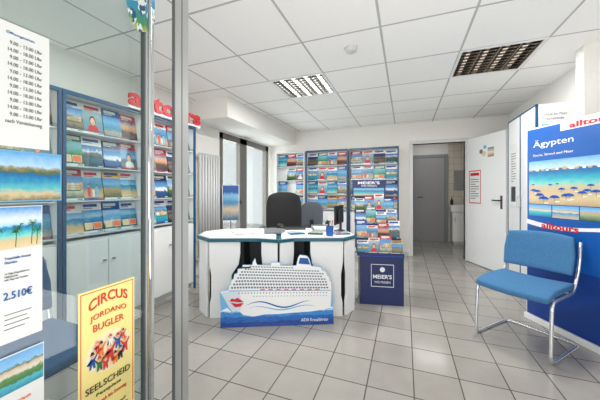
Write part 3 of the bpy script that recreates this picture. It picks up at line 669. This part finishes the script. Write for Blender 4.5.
for r in range(5):
    for c in range(15): g.box((-0.19+c*0.0255,-0.062+r*0.0255,0.018),(-0.19+c*0.0255+0.021,-0.062+r*0.0255+0.021,0.023))
g.obj('keys',M['blackp'],parent=t)
x,y=onto(-0.04,0.36)
t=thing('telephone','grey office telephone with dark handset on the desk','telephone',(x,y,DT),190)
G().add([(-0.09,-0.1,0),(0.09,-0.1,0),(0.09,0.1,0),(-0.09,0.1,0),(-0.09,-0.1,0.02),(0.09,-0.1,0.02),(0.09,0.1,0.06),(-0.09,0.1,0.06)],[(3,2,1,0),(4,5,6,7),(0,1,5,4),(1,2,6,5),(2,3,7,6),(3,0,4,7)]).obj('body',M['midgrey'],parent=t,bevel=0.005)
G().tube(rounded([(-0.06,-0.09,0.05),(-0.06,-0.06,0.068),(-0.06,0.06,0.085),(-0.06,0.09,0.075)],0.02),0.018).obj('handset',M['blackp'],parent=t,smooth=True)
x,y=onto(0.50,0.12)
t=thing('pen_cup','blue pen cup with pens on the desk','pen holder',(x,y,DT),0)
G().lathe([(0.035,0),(0.038,0.09),(0.034,0.09),(0.032,0.01)]).obj('cup',M['panelblue'],parent=t,smooth=False)
for dx,dy,m in ((0.01,0.012,'red'),(-0.012,0.006,'inkk'),(0.0,-0.014,'green')):
    G().tube([(dx,dy,0.015),(dx*2.2,dy*2.2,0.15)],0.004).obj('pen',M[m],parent=t)
for lx,ly,yaw,k in ((0.19,0.18,12,3),(0.36,0.16,-14,2),(0.64,0.14,5,8)):
    x,y=onto(lx,ly)
    o=bpy.data.objects.new('brochure',covers[k][0]); C.objects.link(o); o.location=(x,y,DT+0.0045); o.rotation_euler=(math.radians(-90),0,math.radians(25+yaw))
    o.scale=(0.75,1,0.6)
    tag(o,'travel brochure with %s lying on the desk'%covers[k][1],'brochure','brochures on the desk')
x,y=onto(-0.38,0.38)
t=thing('paper_stack','small stack of white papers on the desk','papers',(x,y,DT),40)
for i in range(3): G().box((-0.105,-0.148,0.001+i*0.004),(0.105,0.148,0.004+i*0.004)).obj('paper_sheet',M['paper'],parent=t,rot=(0,0,0.06*i))

# ---------------- literature stand ----------------
LS=(-0.235,2.98,0); LR=12
t=thing('literature_stand','navy blue brochure stand with tiers and white boxed lettering','display stand',LS,LR)
G().box((-0.21,0.0,0),(0.23,0.40,0.50)).obj('base_cabinet',M['navy'],parent=t,bevel=0.004)
G().box((-0.215,-0.006,0.50),(0.235,0.40,0.515)).obj('base_top',M['deepblue'],parent=t,bevel=0.002)
G().box((-0.25,0.392,0.515),(0.20,0.402,1.12)).obj('back_panel',M['navy'],parent=t)
T=[(0.53+0.145*i,0.085*i) for i in range(4)]
for i,(z,y0) in enumerate(T):
    G().box((-0.24-0.005*i,y0+0.01,0.515 if not i else z-0.145),(0.228-0.014*i,0.392,z)).obj('tier',M['navy'],parent=t)
    G().box((-0.245-0.005*i,y0-0.004,z-0.02),(0.233-0.014*i,y0+0.001,z+0.012)).obj('tier_lip',M['navy'],parent=t)
G().box((-0.28,0.378,1.12),(0.10,0.402,1.32)).obj('header_board',M['navy'],parent=t)
G().box((-0.265,0.3755,1.135),(0.085,0.378,1.225)).obj('header_photo',pic_mat('header_photo_print',[(0,(212,190,146)),(0.35,(70,170,180)),(0.65,(26,104,160)),(0.72,(130,180,210)),(1,(90,150,195))],0.3,7),parent=t)
text("MEIER'S",-0.215,1.268,0.25,0.034,M['wtext'],t,y=0.376,bold=0.02)
text('WELTREISEN',-0.18,1.240,0.18,0.017,M['wtext'],t,y=0.376)
G().box((-0.10,-0.003,0.42),(0.13,0,0.425)).box((-0.10,-0.003,0.19),(0.13,0,0.195)).box((-0.10,-0.003,0.195),(-0.095,0,0.42)).box((0.125,-0.003,0.195),(0.13,0,0.42)).obj('logo_frame',M['wtext'],parent=t)
text("MEIER'S",-0.080,0.275,0.19,0.043,M['wtext'],t,y=-0.002,bold=0.025)
text('WELTREISEN',-0.066,0.228,0.162,0.022,M['wtext'],t,y=-0.002)
G().disc(0.015,0.370,0.026,0.026,-0.003,0).obj('globe_emblem',M['wtext'],parent=t)
kk=[3,14,17,7, 9,8,1,15, 6,11,13,5, 2,4,14,16]
i=0
for q,((z,y0),n) in enumerate(zip(T,(4,4,4,4))):
    wd=0.47-0.012*q
    for c in range(n):
        cw=wd/n
        place(LS,LR,-0.240-0.005*q+cw*(c+0.5),y0+0.028+0.012*(c%2),z+0.002,scale=(cw*1.0/0.2,0.7,(0.54,0.76,0.64)[(c*5+q)%3]),tilt=-6,group='brochures in the literature stand',k=kk[i],where='in the navy stand',yaw=(-3,2,-1,3)[(c+q)%4]); i+=1

# ---------------- blue display panel ----------------
PN=(1.075,3.18,0); PR=-63.5
t=thing('advertising_display_panel','large blue holiday advertising panel with beach photo on white base','display panel',PN,PR)
W=1.1
G().box((-0.02,0.01,0),(W+0.02,0.10,1.77)).obj('body',M['white'],parent=t,bevel=0.004)
G().box((-0.02,-0.015,0),(W+0.02,0.01,0.05)).obj('base',M['white'],parent=t,bevel=0.003)
G().box((0,0.0,0.055),(W,0.01,1.755)).obj('poster',M['panelblue'],parent=t)
wave=[(0,0.93)]+[(W*i/20,0.93-0.03*math.sin(i*0.3)-0.02*i/20) for i in range(1,21)]+[(W*i/20,0.90-0.03*math.sin(i*0.3+0.4)-0.04*i/20) for i in range(20,-1,-1)]
G().prism(wave,-0.003,0).obj('wave_print',M['wtext'],parent=t)
G().box((0.0,-0.002,0.055),(W,0,0.56)).obj('lower_print',M['deepblue'],parent=t)
bz=(1.075,1.46)
G().box((0.02,-0.002,bz[0]),(W-0.02,0,bz[1])).obj('beach_photo',pic_mat('beach_photo_print',[(0,(190,166,126)),(0.15,(216,194,152)),(0.30,(206,184,144)),(0.42,(196,190,160)),(0.48,(120,204,196)),(0.58,(50,170,186)),(0.68,(30,130,176)),(0.775,(24,100,156)),(0.785,(110,110,80)),(0.80,(190,214,230)),(1,(100,168,225))],0.20,12),parent=t)
random.seed(9)
g=G()
for k in range(22):
    xx=0.03+k*0.048+random.uniform(-0.01,0.01); hh=random.uniform(0.008,0.026); g.box((xx,-0.0027,bz[0]+0.295),(xx+random.uniform(0.02,0.04),-0.002,bz[0]+0.297+hh),k%2)
g.obj('skyline_print',[M['tan'],M['wtext']],parent=t)
for k in range(5):
    x0=0.02+k*0.214
    pt=G().box((x0,-0.002,0.965),(x0+0.205,0,1.068)).obj('small_photo_print',pic_mat('small_photo_print_%d'%k,[(0,[(20,130,180),(210,190,150),(40,90,60),(20,60,120),(200,180,140)][k]),(0.45,[(90,200,206),(60,150,200),(160,180,140),(60,110,170),(150,110,80)][k]),(0.5,[(226,214,190),(226,214,190),(200,170,130),(226,214,190),(90,140,80)][k]),(0.65,(196,176,150)),(0.7,(140,195,228)),(1,(100,165,220))],0.35,8,seed=k),parent=t)
random.seed(15)
seg=[]
for k in range(30):
    dz=random.uniform(0.05,0.185); ux=0.03+(k*0.6180339)%1*1.04; ux=min(W-0.06,max(0.06,ux)); r=0.017+(0.185-dz)*0.22+random.uniform(-0.002,0.004)
    seg.append((dz,ux,r))
seg.sort(reverse=True)
for q_,(dz,ux,r) in enumerate(seg):
    uz=bz[0]+dz-0.01
    g=G(); n=8
    pts=[(ux-r,uz)]+[(ux+r*math.cos(math.pi-math.pi*q/n),uz+r*0.62*math.sin(math.pi*q/n)) for q in range(1,n)]+[(ux+r,uz),(ux+r*0.5,uz+r*0.06),(ux,uz),(ux-r*0.5,uz+r*0.06)]
    yy=-0.003-0.00008*q_
    g.prism(pts,yy,-0.002,0)
    g.prism([(ux-r*0.5,uz+r*0.06),(ux,uz),(ux+0.0005,uz+r*0.62),(ux-r*0.15,uz+r*0.57)],yy-0.00004,yy,1)
    g.prism([(ux-0.001,uz+0.001),(ux-0.001,uz-r*0.8),(ux+0.001,uz-r*0.8),(ux+0.001,uz+0.001)],-0.0028,-0.002,2)
    if r>0.028: g.prism([(ux+r*0.1,uz-r*0.8),(ux+r*0.9,uz-r*0.8),(ux+r*1.0,uz-r*0.5),(ux+r*0.8,uz-r*0.62),(ux+r*0.1,uz-r*0.62)],-0.0028,-0.002,3)
    g.obj('parasol_print',[M['umb'],M['umb2'],M['ink'],M['wtext']],parent=t)
text('Ägypten',0.06,1.570,0.34,0.080,M['wtext'],t,y=-0.001)
text('Sonne, Strand und Meer',0.06,1.500,0.34,0.024,M['wtext'],t,y=-0.001)
G().box((0.30,-0.002,1.69),(W,0,1.757)).obj('logo_strip',M['wtext'],parent=t)
text('alltours',0.37,1.70,0.34,0.045,M['red'],t,y=-0.003,bold=0.03)
text('alltours',0.14,0.86,0.30,0.055,M['red'],t,y=-0.004,bold=0.03)
text('alles. aber günstig.',0.62,0.84,0.3,0.03,M['wtext'],t,y=-0.004)

# ---------------- tall cabinet on right ----------------
t=thing('tall_cabinet','tall white cabinet with blue edging standing against the wall','cabinet',(1.24,4.2,0),-90)
G().box((0,0,0),(0.8,0.325,2.05)).obj('body',M['white'],parent=t,bevel=0.003)
for i in range(2):
    dd=G().box((0.014+i*0.39,-0.018,0.06),(0.386+i*0.39,0,2.04)).obj('door',M['white'],parent=t,bevel=0.002)
    kx=0.35 if i==0 else 0.44
    G().tube([(kx,-0.018,1.0),(kx,-0.04,1.0),(kx,-0.04,1.12),(kx,-0.018,1.12)],0.005).obj('handle',M['alu'],parent=dd)
G().box((0.0,-0.022,0),(0.014,0.0,2.05)).box((0.386,-0.022,0.0),(0.404,0,2.05)).box((0.782,-0.022,0),(0.8,0.0,2.05)).box((0,-0.022,2.04),(0.8,0,2.055)).obj('edging',M['blue'],parent=t)
p=thing('sea_view_poster','poster with grey heading and sea photo on the cabinet side','poster',(1.252,3.399,1.45),0)
G().box((0,-0.003,0),(0.305,0,0.56)).obj('sheet',M['paper'],parent=p)
G().box((0.01,-0.0045,0.02),(0.295,-0.003,0.40)).obj('photo_print',pic_mat('sea_view_print',[(0,(20,90,150)),(0.35,(40,140,190)),(0.5,(200,190,170)),(0.6,(130,195,235)),(1,(90,160,220))],0.3,7),parent=p)
text('Urlaub am Meer\nTraumstrände',0.02,0.44,0.19,0.07,M['ink'],p,y=-0.0035)
p=thing('notice_sheet','white notice with black print on the tall cabinet door','notice',(1.219,4.1,1.0),-90)
G().box((0,-0.003,0),(0.2,0,0.75)).obj('sheet',M['paper'],parent=p)
g=G()
for i in range(12): g.box((0.03,-0.004,0.3+i*0.03),(0.17 if i%4 else 0.11,-0.003,0.308+i*0.03))
g.obj('printed_lines',M['ink'],parent=p)
G().box((0.03,-0.004,0.06),(0.17,-0.003,0.24)).obj('photo_print',M['darkgrey'],parent=p)

# ---------------- radiator ----------------
t=thing('radiator','tall white vertical tube radiator on the side wall','radiator',(XL+0.035,3.06,0.0),90)
g=G()
for i in range(8): g.tube([(0.02+i*0.058,-0.05,0.2),(0.02+i*0.058,-0.05,1.72)],0.019,seg=10)
g.obj('fins',M['offwhite'],parent=t,smooth=True)
G().box((0,-0.04,0.22),(0.456,0,0.26)).box((0,-0.04,1.66),(0.456,0,1.70)).box((0,0,0.5),(0.04,0.03,0.54)).box((0.4,0,1.4),(0.44,0.03,1.44)).box((0.0,-0.04,0.5),(0.04,0,0.54)).box((0.4,-0.04,1.4),(0.44,0,1.44)).obj('bracket',M['white'],parent=t)
G().tube([(0.02,-0.03,0.22),(0.02,-0.03,0.0)],0.009).tube([(0.43,-0.03,0.22),(0.43,-0.03,0.0)],0.009).obj('pipe',M['white'],parent=t)
G().tube([(0.43,-0.03,0.19),(0.43,-0.03,0.12)],0.02).obj('valve',M['offwhite'],parent=t)
t=thing('poster_stand','slim floor stand holding a blue holiday poster near the window','poster stand',(-2.58,3.68,0),35)
G().box((-0.12,-0.1,0),(0.12,0.1,0.02)).tube([(0,0,0.02),(0,0,1.3)],0.01).obj('stand',M['alu'],parent=t)
G().box((-0.13,-0.025,0.72),(0.13,-0.012,1.28)).obj('poster_frame',M['alu'],parent=t)
G().box((-0.12,-0.027,0.73),(0.12,-0.025,1.27)).obj('poster_print',pic_mat('stand_poster_print',[(0,(40,110,150)),(0.3,(210,190,160)),(0.5,(60,130,170)),(0.7,(120,180,215)),(0.8,(20,80,150)),(1,(20,80,150))],0.3,6),parent=t)

# ---------------- hallway furniture ----------------
t=thing('washbasin_cabinet','white washbasin on a small white cabinet against tiled wall','washbasin',(0.97,6.82,0),0)
G().box((0,0,0.06),(0.5,0.36,0.72)).box((0.03,0.04,0),(0.47,0.36,0.06)).obj('body',M['offwhite'],parent=t,bevel=0.004)
g=G()
o=[(-0.03,-0.02),(0.53,-0.02),(0.53,0.36),(-0.03,0.36)]; ii=[(0.05,0.04),(0.45,0.04),(0.45,0.27),(0.05,0.27)]
vs=[(x,y,0.72) for x,y in o]+[(x,y,0.86) for x,y in o]+[(x,y,0.86) for x,y in ii]+[(x*0.7+0.075,y*0.7+0.05,0.75) for x,y in ii]
fs=[(3,2,1,0)]+[(i,(i+1)%4,(i+1)%4+4,i+4) for i in range(4)]+[(i+4,(i+1)%4+4,(i+1)%4+8,i+8) for i in range(4)]+[(i+8,(i+1)%4+8,(i+1)%4+12,i+12) for i in range(4)]+[(12,13,14,15)]
g.add(vs,fs).obj('basin',M['white'],parent=t,bevel=0.012)
G().tube(rounded([(0.25,0.31,0.86),(0.25,0.31,0.99),(0.25,0.17,0.99),(0.25,0.17,0.95)],0.03),0.012).tube([(0.25,0.31,0.99),(0.25,0.33,1.05)],0.008).obj('tap',M['chrome'],parent=t,smooth=True)
dd=G().box((0.01,-0.016,0.08),(0.49,0,0.70)).obj('door',M['white'],parent=t); G().box((0.04,-0.03,0.5),(0.055,-0.016,0.6)).obj('handle',M['alu'],parent=dd)
t=thing('soap_bottle','dark soap bottle standing on the washbasin rim','soap bottle',(1.0,7.12,0.861),0)
G().lathe([(0.028,0),(0.03,0.1),(0.012,0.13),(0.012,0.16)]).obj('bottle',M['blackp'],parent=t,smooth=True)
G().tube([(0,0,0.15),(0,0,0.18),(0,-0.03,0.18)],0.005).obj('pump',M['midgrey'],parent=t)
t=thing('mirror','small rectangular wall mirror above the washbasin','mirror',(1.05,7.184,1.2),0)
G().box((0,-0.01,0),(0.4,0,0.45)).obj('frame',M['midgrey'],parent=t)
G().box((0.01,-0.012,0.01),(0.39,-0.01,0.44)).obj('mirror_glass',M['chrome'],parent=t)

# ---------------- lights ----------------
def area(name,loc,rot,sx,sy,p,col=(1,1,1)):
    l=bpy.data.lights.new(name,'AREA'); l.shape='RECTANGLE'; l.size=sx; l.size_y=sy; l.energy=p; l.color=col
    o=bpy.data.objects.new(name,l); C.objects.link(o); o.location=loc; o.rotation_euler=[math.radians(v) for v in rot]; return o
area('shop_window_daylight',(0.2,YF-1.8,1.35),(90,0,0),4.4,2.3,104,(1,0.992,0.975))
area('added_ceiling_fill',(0.4,0.6,0.5),(178,0,0),2.0,1.2,25,(1,0.992,0.975))  # upward fill without any fixture, added to lighten the ceiling
area('side_window_daylight',(XL-0.3,4.45,1.2),(0,-90,0),2.0,1.5,54,(0.98,0.99,1))
area('added_hallway_fill',(0.5,6.5,2.38),(0,0,0),0.6,0.6,4.5)  # unseen fill added to light the space behind the doorway
area('added_rack_fill',(-1.7,1.4,2.40),(0,0,0),0.6,0.6,15,(1,0.985,0.96))  # added fill, no fixture here; brightens the side wall racks
area('louvre_lamp',(-1.11,3.07,CEIL-0.012),(0,0,0),0.03,0.56,38,(1,0.985,0.96))
area('louvre_lamp_dim',(0.765,3.07,CEIL-0.012),(0,0,0),0.03,0.56,24,(1,0.98,0.95))
w=bpy.data.worlds.new('World'); S.world=w; w.use_nodes=True
w.node_tree.nodes['Background'].inputs[0].default_value=(0.985,0.99,1,1); w.node_tree.nodes['Background'].inputs[1].default_value=0.95

# ---------------- camera ----------------
cd=bpy.data.cameras.new('Camera'); cam=bpy.data.objects.new('Camera',cd); C.objects.link(cam)
cd.sensor_width=36; cd.lens=275/600*36; cd.shift_y=-10/600; cd.clip_start=0.05
cam.location=(0,0,1.2); cam.rotation_euler=(math.radians(90),0,math.radians(20.9))
S.camera=cam
S.view_settings.view_transform='Standard'
S.view_settings.exposure=0.0
